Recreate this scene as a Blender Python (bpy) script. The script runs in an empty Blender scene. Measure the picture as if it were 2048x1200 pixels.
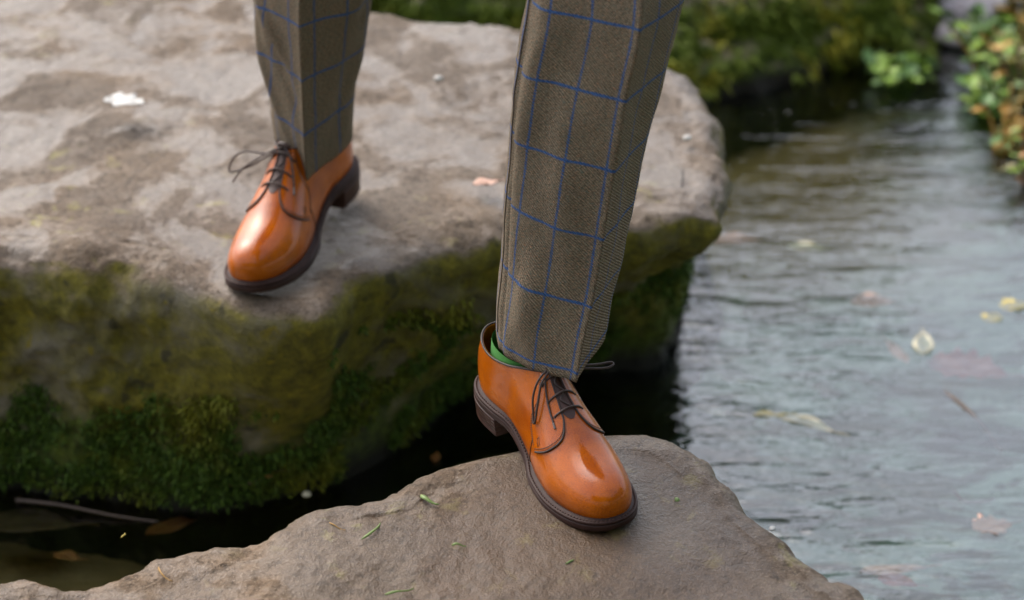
import bpy, bmesh, math, random
import numpy as np
from mathutils import Vector, Matrix, noise

random.seed(7); rng = np.random.default_rng(7)
S = bpy.context.scene
COL = S.collection

# ------------------------------------------------------------------ camera, sky, sun, exposure
PITCH = math.radians(24.5); HC = 1.53
cam_d = bpy.data.cameras.new('camera'); cam = bpy.data.objects.new('camera', cam_d); COL.objects.link(cam)
cam.location = (0, 0, HC); cam.rotation_euler = (math.pi/2 - PITCH, 0, 0)
cam_d.lens = 85; cam_d.sensor_width = 36; cam_d.clip_start = .05; cam_d.clip_end = 500
cam_d.dof.use_dof = True; cam_d.dof.focus_distance = 2.46; cam_d.dof.aperture_fstop = 3.9; cam_d.dof.aperture_blades = 0
S.camera = cam

SUN_EL, SUN_AZ = math.radians(52), math.radians(-42)
w = bpy.data.worlds.new('World'); S.world = w; w.use_nodes = True
nt = w.node_tree; nt.nodes.clear()
sky = nt.nodes.new('ShaderNodeTexSky'); sky.sky_type = 'NISHITA'; sky.sun_disc = False
sky.sun_elevation = SUN_EL; sky.sun_rotation = SUN_AZ; sky.air_density = 1.0; sky.dust_density = 5.0; sky.ozone_density = 1.0
hs = nt.nodes.new('ShaderNodeHueSaturation'); hs.inputs['Saturation'].default_value = .6
bg = nt.nodes.new('ShaderNodeBackground'); bg.inputs['Strength'].default_value = .15
wo = nt.nodes.new('ShaderNodeOutputWorld')
nt.links.new(sky.outputs[0], hs.inputs['Color']); nt.links.new(hs.outputs[0], bg.inputs['Color']); nt.links.new(bg.outputs[0], wo.inputs['Surface'])

sun_d = bpy.data.lights.new('sun', 'SUN'); sun_d.energy = .55; sun_d.angle = math.radians(60); sun_d.color = (1, .97, .92)
sun = bpy.data.objects.new('sun', sun_d); COL.objects.link(sun); sun.location = (-3, 3, 8)
to_sun = Vector((math.sin(SUN_AZ)*math.cos(SUN_EL), math.cos(SUN_AZ)*math.cos(SUN_EL), math.sin(SUN_EL)))
sun.rotation_euler = (-to_sun).to_track_quat('-Z', 'Y').to_euler()

S.view_settings.view_transform = 'Standard'; S.view_settings.look = 'None'
S.view_settings.exposure = 1.28; S.view_settings.gamma = 1; S.view_settings.use_curve_mapping = False
S.cycles.max_bounces = 8; S.cycles.transparent_max_bounces = 12
S.cycles.use_denoising = True

# ------------------------------------------------------------------ helpers
KPX = 36/85/2048
FWD = np.array([0, math.cos(PITCH), -math.sin(PITCH)]); UPV = np.array([0, math.sin(PITCH), math.cos(PITCH)])
def at(px, py, z):
    """point of the place seen at a photo pixel and standing at height z"""
    d = FWD + np.array([1, 0, 0])*(px-1024)*KPX + UPV*(600-py)*KPX
    return np.array([0, 0, HC]) + d*((z-HC)/d[2])
SLOPE, Y0 = .14, 2.16
RSL, RY0 = .10, 2.75
def zf(x, y): return .36 + SLOPE*(y-Y0)          # the stepping stone dips towards the camera
def atf(px, py, up=0.):
    d = FWD + np.array([1, 0, 0])*(px-1024)*KPX + UPV*(600-py)*KPX
    t = (.36+up-SLOPE*Y0-HC)/(d[2]-SLOPE*d[1]); return np.array([0, 0, HC]) + d*t
def zr(x, y): return .355 + RSL*(y-RY0)          # so does the top of the boulder behind
def atr(px, py, up=0.):
    d = FWD + np.array([1, 0, 0])*(px-1024)*KPX + UPV*(600-py)*KPX
    t = (.355+up-RSL*RY0-HC)/(d[2]-RSL*d[1]); return np.array([0, 0, HC]) + d*t
def link(o, parent=None):
    COL.objects.link(o)
    if parent is not None: o.parent = parent
    return o
def mesh(name, verts, faces, mat, parent=None, smooth=True, uv=None, kind=None, weld=0):
    me = bpy.data.meshes.new(name)
    me.from_pydata([tuple(map(float, v)) for v in verts], [], [tuple(int(i) for i in f) for f in faces])
    if uv is not None:
        l = me.uv_layers.new(name='UVMap')
        idx = np.empty(len(me.loops), dtype=np.int32); me.loops.foreach_get('vertex_index', idx)
        l.data.foreach_set('uv', np.asarray(uv, dtype=np.float32)[idx].ravel())
    if weld:
        bm = bmesh.new(); bm.from_mesh(me); bmesh.ops.remove_doubles(bm, verts=bm.verts, dist=weld)
        bmesh.ops.recalc_face_normals(bm, faces=bm.faces); bm.to_mesh(me); bm.free()
    if smooth: me.polygons.foreach_set('use_smooth', [True]*len(me.polygons))
    for m in (mat if isinstance(mat, (list, tuple)) else [mat]): me.materials.append(m)
    me.update()
    o = bpy.data.objects.new(name, me); link(o, parent)
    if kind: o['kind'] = kind
    return o
def tag(o, label, cat, group=None):
    o['label'] = label; o['category'] = cat
    if group: o['group'] = group
    return o
def empty(name, loc=(0, 0, 0), parent=None, rz=0):
    o = bpy.data.objects.new(name, None); o.empty_display_size = .05; link(o, parent); o.location = loc; o.rotation_euler = (0, 0, rz)
    return o
def cr(keys, x):
    """smooth (monotone-ish Catmull-Rom) interpolation through (x, value) keys"""
    k = np.asarray(keys, float); xs, ys = k[:, 0], k[:, 1]
    m = np.gradient(ys, xs) if ys.ndim == 1 else None
    x = np.clip(x, xs[0], xs[-1]); i = np.clip(np.searchsorted(xs, x, side='right')-1, 0, len(xs)-2)
    h = xs[i+1]-xs[i]; t = (x-xs[i])/h
    return ((2*t**3-3*t**2+1)*ys[i] + (t**3-2*t**2+t)*h*m[i] + (-2*t**3+3*t**2)*ys[i+1] + (t**3-t**2)*h*m[i+1])
def sstep(a, b, x):
    t = np.clip((x-a)/(b-a), 0, 1); return t*t*(3-2*t)
def spline(pts, n, closed=False):
    p = np.asarray(pts, float); N = len(p); out = []
    segs = N if closed else N-1
    for s in range(segs):
        if closed: a, b, c, d = p[(s-1) % N], p[s], p[(s+1) % N], p[(s+2) % N]
        else: a, b, c, d = p[max(s-1, 0)], p[s], p[s+1], p[min(s+2, N-1)]
        for j in range(n):
            t = j/n
            out.append(.5*((2*b)+(-a+c)*t+(2*a-5*b+4*c-d)*t*t+(-a+3*b-3*c+d)*t**3))
    if not closed: out.append(p[-1])
    return np.array(out)
def tube_geo(pts, rad, k=8, closed=False, cap=True, flat=1.0, upv=None):
    p = np.asarray(pts, float); n = len(p); r = np.broadcast_to(np.asarray(rad, float), (n,))
    if closed: tan = np.roll(p, -1, 0)-np.roll(p, 1, 0)
    else: tan = np.gradient(p, axis=0)
    tan /= np.linalg.norm(tan, axis=1, keepdims=True)+1e-12
    ref = np.array([0, 0, 1.]) if abs(tan[0][2]) < .9 else np.array([1., 0, 0])
    V = []; F = []
    nrm = ref-tan[0]*ref.dot(tan[0]); nrm /= np.linalg.norm(nrm)
    for i in range(n):
        nrm = nrm-tan[i]*nrm.dot(tan[i]); nrm /= np.linalg.norm(nrm)+1e-12
        b = np.cross(tan[i], nrm)
        for j in range(k):
            a = 2*math.pi*j/k; V.append(p[i]+r[i]*(math.cos(a)*nrm*flat+math.sin(a)*b))
    m = n if closed else n-1
    for i in range(m):
        for j in range(k):
            a, b2 = i*k+j, i*k+(j+1) % k; c, d = ((i+1) % n)*k+(j+1) % k, ((i+1) % n)*k+j
            F.append((a, b2, c, d))
    if cap and not closed:
        F.append(tuple(range(k-1, -1, -1))); F.append(tuple((n-1)*k+j for j in range(k)))
    return V, F
def join(geos):
    V = []; F = []
    for v, f in geos:
        o = len(V); V += list(v); F += [tuple(i+o for i in q) for q in f]
    return V, F
def fbm(v, sc=1., oct=4, H=.9, off=0.):
    return noise.fractal(Vector((v[0]*sc+off, v[1]*sc-off, v[2]*sc+off*.5)), H, 2.1, oct, noise_basis='PERLIN_ORIGINAL')

# ------------------------------------------------------------------ materials
class NB:
    def __init__(s, name):
        s.m = bpy.data.materials.new(name); s.m.use_nodes = True; s.t = s.m.node_tree; s.t.nodes.clear()
        s.out = s.n('ShaderNodeOutputMaterial'); s.b = s.n('ShaderNodeBsdfPrincipled'); s.l(s.b.outputs[0], s.out.inputs['Surface'])
    def n(s, t, **kw):
        n = s.t.nodes.new(t)
        for k, v in kw.items(): setattr(n, k, v)
        return n
    def l(s, a, b): s.t.links.new(a, b)
    def put(s, sock, v):
        if hasattr(v, 'is_output'): s.l(v, sock)
        elif isinstance(v, (tuple, list)) and len(v) == 3 and sock.type == 'RGBA': sock.default_value = (*v, 1)
        else: sock.default_value = v
    def p(s, **kw):
        for k, v in kw.items(): s.put(s.b.inputs[k.replace('_', ' ')], v)
        return s
    def coord(s, which='Object', scale=None, rot=None):
        c = s.n('ShaderNodeTexCoord').outputs[which]
        if scale is None and rot is None: return c
        m = s.n('ShaderNodeMapping'); s.l(c, m.inputs[0])
        if scale is not None: m.inputs['Scale'].default_value = scale if not isinstance(scale, (int, float)) else (scale,)*3
        if rot is not None: m.inputs['Rotation'].default_value = rot
        return m.outputs[0]
    def noise(s, vec, scale, detail=4, rough=.55, dist=0., col=False):
        n = s.n('ShaderNodeTexNoise'); s.l(vec, n.inputs['Vector']); n.inputs['Scale'].default_value = scale
        n.inputs['Detail'].default_value = detail; n.inputs['Roughness'].default_value = rough; n.inputs['Distortion'].default_value = dist
        return n.outputs['Color' if col else 'Fac']
    def voro(s, vec, scale, feature='F1', out='Distance', rnd=1.):
        n = s.n('ShaderNodeTexVoronoi', feature=feature); s.l(vec, n.inputs['Vector']); n.inputs['Scale'].default_value = scale
        n.inputs['Randomness'].default_value = rnd
        return n.outputs[out]
    def ramp(s, f, stops, interp='LINEAR'):
        r = s.n('ShaderNodeValToRGB'); s.l(f, r.inputs[0]); r.color_ramp.interpolation = interp
        e = r.color_ramp.elements
        while len(e) < len(stops): e.new(.5)
        for q, (pos, c) in zip(e, stops):
            q.position = pos; q.color = (*c, 1) if not isinstance(c, (int, float)) else (c, c, c, 1)
        return r.outputs[0]
    def math(s, op, a, b=None, clamp=False):
        n = s.n('ShaderNodeMath', operation=op, use_clamp=clamp); s.put(n.inputs[0], a)
        if b is not None: s.put(n.inputs[1], b)
        return n.outputs[0]
    def mr(s, v, a, b, c=0., d=1.):
        n = s.n('ShaderNodeMapRange'); s.put(n.inputs[0], v)
        for i, q in enumerate((a, b, c, d)): n.inputs[i+1].default_value = q
        return n.outputs[0]
    def mix(s, f, a, b, mode='MIX'):
        n = s.n('ShaderNodeMix', data_type='RGBA', blend_type=mode); s.put(n.inputs[0], f); s.put(n.inputs[6], a); s.put(n.inputs[7], b)
        return n.outputs[2]
    def bump(s, h, strength=.5, dist=.002, prev=None):
        n = s.n('ShaderNodeBump'); n.inputs['Strength'].default_value = strength; n.inputs['Distance'].default_value = dist; s.put(n.inputs['Height'], h)
        if prev is not None: s.l(prev, n.inputs['Normal'])
        return n.outputs[0]
    def xyz(s, v):
        n = s.n('ShaderNodeSeparateXYZ'); s.l(v, n.inputs[0]); return n.outputs
    def normal_z(s):
        g = s.n('ShaderNodeNewGeometry'); return s.xyz(g.outputs['Normal'])[2]
def simple(name, col, rough=.5, vary=.15, scale=40, **kw):
    b = NB(name); c = b.coord()
    f = b.noise(c, scale, 4)
    lo = tuple(x*(1-vary) for x in col); hi = tuple(min(1, x*(1+vary)) for x in col)
    b.p(Base_Color=b.ramp(f, [(.3, lo), (.7, hi)]), Roughness=rough, **kw)
    return b.m

def mat_leather():
    b = NB('tan_grain_leather'); c = b.coord()
    big = b.noise(c, 22, 3); fine = b.noise(c, 160, 3)
    col = b.ramp(big, [(.3, (.34, .064, .0008)), (.55, (.50, .112, .0012)), (.75, (.58, .14, .0016))])
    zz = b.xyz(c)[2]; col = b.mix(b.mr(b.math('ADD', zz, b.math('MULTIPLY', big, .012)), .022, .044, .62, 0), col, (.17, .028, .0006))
    cell = b.voro(c, 480, 'DISTANCE_TO_EDGE'); crk = b.ramp(cell, [(0., 0.), (.12, 1.)])
    col = b.mix(b.math('MULTIPLY', b.math('SUBTRACT', 1., crk), .45), col, (.15, .024, .001))
    h = b.mix(b.mr(b.noise(c, 30, 2), .38, .62), (1, 1, 1), crk)
    n1 = b.bump(h, .55, .0009); n2 = b.bump(fine, .12, .0008, n1)
    b.p(Base_Color=col, Roughness=b.mr(big, .3, .7, .36, .27), Normal=n2, Coat_Weight=.85, Coat_Roughness=.06, Coat_IOR=1.5, Specular_IOR_Level=.05)
    cn = b.bump(h, .07, .0006); b.l(cn, b.b.inputs['Coat Normal'])
    return b.m
def mat_tweed():
    b = NB('brown_tweed_windowpane_check'); uv = b.coord('UV')
    x, y, _ = b.xyz(uv)
    warp = b.noise(uv, 90, 2); d = b.math('ADD', b.math('ADD', b.math('MULTIPLY', x, .72), y), b.math('MULTIPLY', warp, .0014))
    rib = b.math('ADD', b.math('MULTIPLY', b.math('SINE', b.math('MULTIPLY', d, 2*math.pi/.0030)), .5), .5)       # twill ribs on the diagonal
    yv = b.coord('UV', (330, 900, 1), (0, 0, -.62)); fl = b.n('ShaderNodeTexNoise'); b.l(yv, fl.inputs[0]); fl.inputs['Scale'].default_value = 1.; fl.inputs['Detail'].default_value = 3
    f1 = fl.outputs['Fac']; cc = b.xyz(fl.outputs['Color'])
    yarn = b.ramp(f1, [(.34, (.085, .062, .038)), (.46, (.21, .16, .105)), (.56, (.32, .255, .175)), (.68, (.56, .46, .32))])
    col = b.mix(b.mr(cc[0], .58, .66, 0, .8), yarn, (.36, .115, .038))
    col = b.mix(b.mr(cc[1], .58, .66, 0, .7), col, (.115, .185, .15))
    col = b.mix(b.mr(rib, .1, .6, .52, 0), col, (.050, .037, .023))
    cloudy = b.noise(uv, 16, 3); col = b.mix(b.mr(cloudy, .4, .7, 0, .25), col, (.095, .071, .045))
    def line(v, pitch, off, wd, dash):
        fr = b.math('FRACT', b.math('ADD', b.math('DIVIDE', v, pitch), off))
        dist = b.math('MULTIPLY', b.math('ABSOLUTE', b.math('SUBTRACT', fr, .5)), pitch)
        k = b.mr(b.math('ADD', dist, b.math('MULTIPLY', b.math('SUBTRACT', warp, .5), .0016)), wd*.6, wd*1.25, 1, 0)
        return b.math('MULTIPLY', k, b.mr(rib, .1, .7, dash, 1.))
    hl = line(y, .069, .36, .00135, .72); vl = line(x, .041, .70, .00125, .2)
    blue = b.mix(b.mr(f1, .35, .65), (.008, .062, .23), (.026, .14, .40))
    col = b.mix(b.math('MAXIMUM', hl, vl), col, blue)
    hgt = b.math('ADD', b.math('MULTIPLY', rib, 1.1), b.math('MULTIPLY', f1, .7))
    b.p(Base_Color=col, Roughness=.95, Normal=b.bump(hgt, .8, .0016), Sheen_Weight=.15, Sheen_Roughness=.5, Specular_IOR_Level=.12)
    b.b.inputs['Sheen Tint'].default_value = (.8, .7, .55, 1)
    return b.m
def mat_rock(name, tone=1., face_green=1., low_z=.12, warm=0., wet_at=.50, moss_top=0., soak=None):
    b = NB(name); c = b.coord(); x, y, z = b.xyz(c); nz = b.normal_z()
    big = b.noise(c, 3.2, 5, .6, .4); mid = b.noise(c, 13, 6, .65, .3); fine = b.noise(c, 110, 6, .7); grit = b.noise(c, 420, 3, .6)
    g = lambda r, gg, bb: (r*tone*(1.06+.08*warm), gg*tone*(1-.04*warm), bb*tone*(.93-.17*warm))
    top = b.ramp(mid, [(.20, g(.12, .092, .07)), (.40, g(.215, .175, .14)), (.58, g(.285, .245, .21)), (.82, g(.36, .33, .305))])
    top = b.mix(b.mr(big, .46, .62, 0, .6), top, g(.30, .215, .135))                          # warm sandy stain
    top = b.mix(b.mr(b.noise(c, 7, 5, .6, .8), .51, .62, 0, .42), top, g(.135, .098, .066))       # damp brown patches
    top = b.mix(b.mr(fine, .3, .52, .8, 0), top, g(.045, .034, .025))
    top = b.mix(b.mr(grit, .57, .68, 0, .7), top, g(.55, .50, .44))
    top = b.mix(b.mr(grit, .36, .28, 0, .6), top, g(.045, .037, .03))
    lich = b.math('MULTIPLY', b.mr(b.noise(c, 26, 5, .65, .5), .58, .66), b.mr(b.noise(c, 2.3, 2), .5, .62))
    top = b.mix(b.math('MULTIPLY', lich, .55), top, (.30, .27, .085))
    lit = 1.+.6*moss_top
    # the sides: algae, lichen, black spots, moss near the water
    steep = b.mr(b.math('ADD', nz, b.math('MULTIPLY', b.math('SUBTRACT', mid, .5), .7)), .72+moss_top*.5, .38+moss_top*.5)
    side = b.ramp(mid, [(.25, (.06, .053, .037)), (.5, (.175, .152, .108)), (.75, (.32, .285, .215))])
    alg = b.ramp(b.noise(c, 48, 5, .7), [(.3, (.055, .050, .004)), (.55, (.175, .150, .010)), (.75, (.33, .27, .018))])
    side = b.mix(b.mr(b.noise(c, 6, 5, .62, .4), .36, .52, 0, min(1, .92*face_green)), side, alg)
    side = b.mix(b.mr(b.noise(c, 24, 3, .6), .60, .68, 0, .75), side, (.022, .022, .022))
    side = b.mix(b.mr(b.noise(c, 33, 4, .6, .6), .63, .68, 0, .8*face_green), side, (.23, .18, .015))
    mossy = b.mr(b.math('ADD', z, b.math('MULTIPLY', b.math('SUBTRACT', mid, .5), .30)), low_z, low_z-.06)
    side = b.mix(b.math('MULTIPLY', mossy, .85*face_green), side, b.ramp(b.noise(c, 70, 4), [(.35, (.020*lit, .032*lit, .003)), (.7, (.085*lit, .125*lit, .009))]))
    wetl = b.mr(z, .05, .015); side = b.mix(wetl, side, (.018, .016, .011))
    col = b.mix(steep, top, side)
    wet = b.mr(b.math('ADD', b.noise(c, 9, 4, .55, .6), b.math('MULTIPLY', b.math('SUBTRACT', fine, .5), .25)), wet_at, wet_at+.10)
    if soak:                                                       # the soaked stain on the stone round a given spot
        vd = b.n('ShaderNodeVectorMath', operation='DISTANCE'); b.l(b.coord('Object', (1, .8, 0)), vd.inputs[0]); vd.inputs[1].default_value = (soak[0], soak[1]*.8, 0)
        rr = b.math('ADD', vd.outputs['Value'], b.math('MULTIPLY', b.math('SUBTRACT', b.noise(c, 10, 5, .6, .5), .5), .22)); so_ = b.mr(rr, soak[2], soak[2]*.72)
        wet = b.math('MAXIMUM', b.math('MULTIPLY', wet, .8), so_)
        col = b.mix(b.math('MULTIPLY', so_, .9), col, (.70, .56, .42), 'MULTIPLY')
    wet = b.math('MULTIPLY', wet, b.math('SUBTRACT', 1., steep))
    col = b.mix(b.math('MULTIPLY', wet, .42), col, g(.125, .085, .048))
    k = b.mr(wet, 0, 1, 1, .55)
    n1 = b.bump(mid, .5, .012); n2 = b.bump(b.math('MULTIPLY', fine, k), .9, .0060, n1); n3 = b.bump(b.math('MULTIPLY', grit, k), .7, .0022, n2)
    b.p(Base_Color=col, Roughness=b.mr(wet, 0, 1, .65, .45), Normal=n3, Specular_IOR_Level=.22, Coat_Weight=b.math('MULTIPLY', wet, .75), Coat_Roughness=.07, Coat_IOR=1.38)
    cb = b.bump(b.math('ADD', b.math('MULTIPLY', fine, .4), b.math('MULTIPLY', grit, .55)), .85, .005, b.bump(mid, .4, .012)); b.l(cb, b.b.inputs['Coat Normal'])
    return b.m
def mat_water():
    b = NB('clear_stream_water'); c = b.coord()
    fres = b.n('ShaderNodeFresnel'); fres.inputs['IOR'].default_value = 2.0
    gl = b.n('ShaderNodeBsdfGlossy'); gl.inputs['Roughness'].default_value = .03; gl.inputs['Color'].default_value = (1, 1, 1, 1)
    tr = b.n('ShaderNodeBsdfTransparent'); tr.inputs['Color'].default_value = (.80, .90, .86, 1)
    m = b.n('ShaderNodeMixShader')
    r1 = b.noise(b.coord('Object', (5, 17, 1)), 1, 3, .5, .6); r2 = b.noise(b.coord('Object', (22, 60, 1)), 1, 2, .5, .4)
    calm = b.mr(b.noise(c, 1.1, 2), .4, .6, .35, 1.)
    hgt = b.math('MULTIPLY', b.math('ADD', r1, b.math('MULTIPLY', r2, .34)), calm)
    bp = b.bump(hgt, .4, .03)
    b.l(bp, gl.inputs['Normal']); b.l(bp, fres.inputs['Normal'])
    b.l(fres.outputs[0], m.inputs[0]); b.l(tr.outputs[0], m.inputs[1]); b.l(gl.outputs[0], m.inputs[2])
    b.t.nodes.remove(b.b); b.l(m.outputs[0], b.out.inputs['Surface'])
    return b.m
def mat_bed():
    b = NB('silty_stream_bed'); c = b.coord(); x, y, z = b.xyz(c)
    a = b.noise(c, 4, 6, .65, .6); f = b.noise(c, 40, 5, .7)
    col = b.ramp(a, [(.32, (.06, .09, .065)), (.48, (.20, .28, .25)), (.68, (.36, .46, .43))])
    col = b.mix(b.mr(f, .55, .7, 0, .6), col, (.05, .06, .012))
    st = b.noise(b.coord('Object', (6, 15, 3), (0, 0, .7)), 1, 8, .68, 1.4); col = b.mix(b.mr(st, .49, .53, 0, .95), col, (.020, .036, .012))
    col = b.mix(b.math('MULTIPLY', b.mr(y, 3.5, 3.9), b.mr(x, .95, .6)), col, b.ramp(a, [(.3, (.14, .085, .020)), (.7, (.28, .18, .055))]))
    col = b.mix(b.mr(b.math('ADD', x, b.math('MULTIPLY', a, .3)), .35, .1), col, b.ramp(a, [(.3, (.18, .115, .030)), (.7, (.52, .36, .15))]))
    bank = b.ramp(b.noise(c, 30, 5, .7), [(.3, (.12, .095, .085)), (.5, (.27, .235, .23)), (.7, (.45, .41, .41))])
    earth = b.ramp(b.noise(c, 18, 6, .7), [(.3, (.035, .030, .014)), (.5, (.075, .075, .025)), (.7, (.12, .13, .04))])
    bank = b.mix(b.mr(b.math('ADD', x, b.math('MULTIPLY', a, .3)), 1.10, 1.25), bank, earth)
    col = b.mix(b.mr(z, .0, .06), col, bank)
    b.p(Base_Color=col, Roughness=.75, Normal=b.bump(b.math('ADD', a, f), .5, .02))
    return b.m
def mat_moss(name, dark, lite, yel):
    b = NB(name); c = b.coord()
    i = b.noise(c, 160, 2); g = b.noise(c, 9, 3)
    col = b.mix(b.mr(g, .5, .68, 0, .85), b.ramp(i, [(.3, dark), (.7, lite)]), yel)
    b.p(Base_Color=col, Roughness=.7, Specular_IOR_Level=.3)
    b.b.inputs['Subsurface Weight'].default_value = 0.
    return b.m
def mat_leaf(name, a, c2, rough=.5):
    b = NB(name); c = b.coord(); f = b.noise(c, 45, 4, .6)
    b.p(Base_Color=b.ramp(f, [(.3, a), (.7, c2)]), Roughness=rough, Normal=b.bump(b.noise(c, 120, 3), .3, .002))
    return b.m

M = dict(
    leather=mat_leather(), tweed=mat_tweed(),
    tongue=simple('dark_tongue_leather', (.045, .014, .006), .5), edge=simple('dark_piping', (.030, .018, .014), .55),
    thread=simple('brown_thread', (.085, .030, .010), .7), thread_lite=simple('tan_thread', (.36, .15, .04), .7),
    lace=simple('dark_brown_waxed_lace', (.050, .030, .024), .55, .4, 400), aglet=simple('aglet_plastic', (.12, .10, .09), .25),
    sole=simple('dark_brown_rubber_sole', (.034, .0145, .011), .5, .3, 60, Specular_IOR_Level=.25), heel=simple('stacked_heel_leather', (.040, .016, .011), .42, .35, 90, Specular_IOR_Level=.25),
    welt=simple('dark_brown_welt', (.034, .0145, .0105), .55, .3, 200, Specular_IOR_Level=.2), welt_thread=simple('welt_thread', (.075, .040, .030), .7, Specular_IOR_Level=.2),
    seam=simple('dark_seam_thread', (.05, .036, .022), .9),
    sock=simple('green_knit_sock', (.060, .24, .045), .95, .25, 900), skin=simple('skin', (.55, .33, .24), .5, .06, 20),
    jacket=simple('grey_brown_jacket_wool', (.075, .06, .042), .95, .3, 300), hair=simple('brown_hair', (.04, .025, .015), .5, .3, 200),
    rock_rear=mat_rock('weathered_sandstone', .52, 1., .14, .3, .45), rock_front=mat_rock('wet_sandstone', .46, .35, .05, .9, .40, 0., (.085, 1.96, .20)),
    rock_far=mat_rock('mossy_boulder_stone', .6, 1.3, .7, .2, .5, .55), water=mat_water(), water_film=mat_water(), bed=mat_bed(),
    moss=mat_moss('deep_green_moss', (.016, .034, .003), (.085, .15, .010), (.17, .16, .008)),
    moss_far=mat_moss('shaggy_bank_moss', (.040, .060, .003), (.13, .18, .008), (.25, .22, .010)),
)

# ------------------------------------------------------------------ the setting
def bed_z(x, y):
    z = -.11 + .03*math.sin(x*2.1+y*1.3)
    right = sstep(.86, 1.25, x - .08*(y-4.0) + .05*math.sin(y*5.1) - .5*sstep(3.6, 3.0, y))
    far = sstep(4.95, 6.6, y - .25*abs(x-.9) + .1*math.sin(x*5))
    left = sstep(1.6, 2.6, -x)
    k = max(right, far, left)
    r = math.hypot(x, y-3)
    return z + k*(.24 + .08*fbm((x, y, 0), 1.6, 4)) + max(0, r-9)*.03 + .012*fbm((x, y, 3), 5, 4)
def terrain():
    fx = np.concatenate([-np.geomspace(160, 2.6, 26), np.linspace(-2.4, 2.4, 120), np.geomspace(2.6, 160, 26)])
    fy = np.concatenate([-np.geomspace(160, 1.2, 24), np.linspace(-1, 6.6, 180), np.geomspace(6.8, 200, 28)])
    V = [(x, y, bed_z(x, y)) for y in fy for x in fx]; n = len(fx)
    F = [(j*n+i, j*n+i+1, (j+1)*n+i+1, (j+1)*n+i) for j in range(len(fy)-1) for i in range(n-1)]
    return mesh('stream_bed', V, F, M['bed'], kind='structure')
terrain()
V = [(x, y, 0) for y in (-1.5, 9) for x in (-5, 5)]
mesh('stream_water', V, [(0, 1, 3, 2)], M['water'], smooth=False, kind='structure')

def polar(outline, C, th):
    """radius of a star-shaped closed outline about C at the angles th"""
    d = np.asarray(outline)[:, :2]-C; a = np.arctan2(d[:, 1], d[:, 0]); r = np.hypot(d[:, 0], d[:, 1])
    o = np.argsort(a); a, r = a[o], r[o]
    a = np.concatenate([a-2*math.pi, a, a+2*math.pi]); r = np.concatenate([r, r, r])
    return np.interp(th, a, r)
def rock(name, top, bot, C, ztop, mat, n=620, m_top=150, m_side=90, rnd=.05, amp=.012, side_amp=.03, zb=-.32, flat=None, seed=0, bulge=.0, rough_edge=.006):
    C = np.asarray(C, float)
    tp = spline(np.asarray(top)[:, :2], 24, True); seg = np.linalg.norm(np.roll(tp, -1, 0)-tp, axis=1); L = np.concatenate([[0], np.cumsum(seg)])
    q = np.linspace(0, L[-1], n, endpoint=False); cl = np.vstack([tp, tp[:1]])
    P = np.stack([np.interp(q, L, cl[:, 0]), np.interp(q, L, cl[:, 1])], 1)
    th = np.unwrap(np.arctan2(P[:, 1]-C[1], P[:, 0]-C[0])); thn = np.arctan2(np.sin(th), np.cos(th))
    dth_ = np.diff(th); bad = np.where(dth_*np.sign(dth_.sum()) <= 0)[0]
    if len(bad): print('BAD', name, len(bad), P[bad[0]], P[bad[-1]])
    Rt = np.hypot(P[:, 0]-C[0], P[:, 1]-C[1]); Rb = polar(spline(np.asarray(bot)[:, :2], 8, True), C, thn)
    dx, dy = np.cos(thn), np.sin(thn)
    V = []
    ts = np.concatenate([np.linspace(0.02, .9, m_top-40), np.linspace(.9, 1, 41)[1:]]) 
    for t in ts:
        R = Rt*t; ins = np.clip(1-(Rt-R)/rnd, 0, 1)
        zz = ztop(C[0]+dx*R, C[1]+dy*R) - rnd*.8*(1-np.sqrt(np.maximum(0, 1-ins**2)))
        V.append(np.stack([C[0]+dx*R, C[1]+dy*R, zz], 1))
    ze = V[-1][:, 2]
    for k in range(1, m_side+1):
        s = k/m_side; z = ze+(zb-ze)*s
        f = np.clip((ze-z)/np.maximum(ze, .01), 0, 1.6)                     # 1 at the waterline
        R = Rt+(Rb-Rt)*np.minimum(sstep(0, 1, f)*.6+f*.4, 1.3) + bulge*np.sin(np.clip(f, 0, 1)*math.pi)
        V.append(np.stack([C[0]+dx*R, C[1]+dy*R, z], 1))
    V = np.concatenate(V); rows = len(V)//n
    idx = np.arange(rows*n).reshape(rows, n)
    # normals from the grid, then weather the surface along them
    G = V.reshape(rows, n, 3); du = np.roll(G, -1, 1)-np.roll(G, 1, 1); dv = np.gradient(G, axis=0)
    N = np.cross(dv, du); N /= np.linalg.norm(N, axis=2, keepdims=True)+1e-12; N = N.reshape(-1, 3)
    s = seed*7.3; out = V.copy()
    for i in range(len(V)):
        v = V[i]; row = i//n; side = sstep(m_top-14, m_top+12, row)
        a = fbm(v, 2.4, 4, .9, s); b2 = fbm(v, 11, 4, .8, s+3); c2 = fbm(v, 45, 3, .7, s+5)
        d = amp*(a*1.0+b2*.38)+.0016*c2 + side*(side_amp*(a*.9+b2*.55)+.004*c2)
        if m_top-30 < row < m_top+25: d += rough_edge*b2
        if flat is not None: d = flat(v, d)
        out[i] += N[i]*d
    F = [(idx[r, i], idx[r+1, i], idx[r+1, (i+1) % n], idx[r, (i+1) % n]) for r in range(rows-1) for i in range(n)]
    cz = len(out); out = np.vstack([out, [[C[0], C[1], float(np.mean(out[:n, 2]))]]])
    F += [(cz, idx[0, i], idx[0, (i+1) % n]) for i in range(n)]
    o = mesh(name, out, F, mat)
    return o, out, N, n, m_top

ZR = .36
def pr(lst): return [atr(a, b2)[:2] for a, b2 in lst]
def pf(lst): return [atf(a, b2)[:2] for a, b2 in lst]
def pz(lst, z): return [at(a, b2, z)[:2] for a, b2 in lst]
# shoes: heel and toe of each sole on the stone
F_heel, F_toe = atf(974, 786), atf(1238, 1060)
R_heel, R_toe = atr(699, 378), atr(488, 586)

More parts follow.
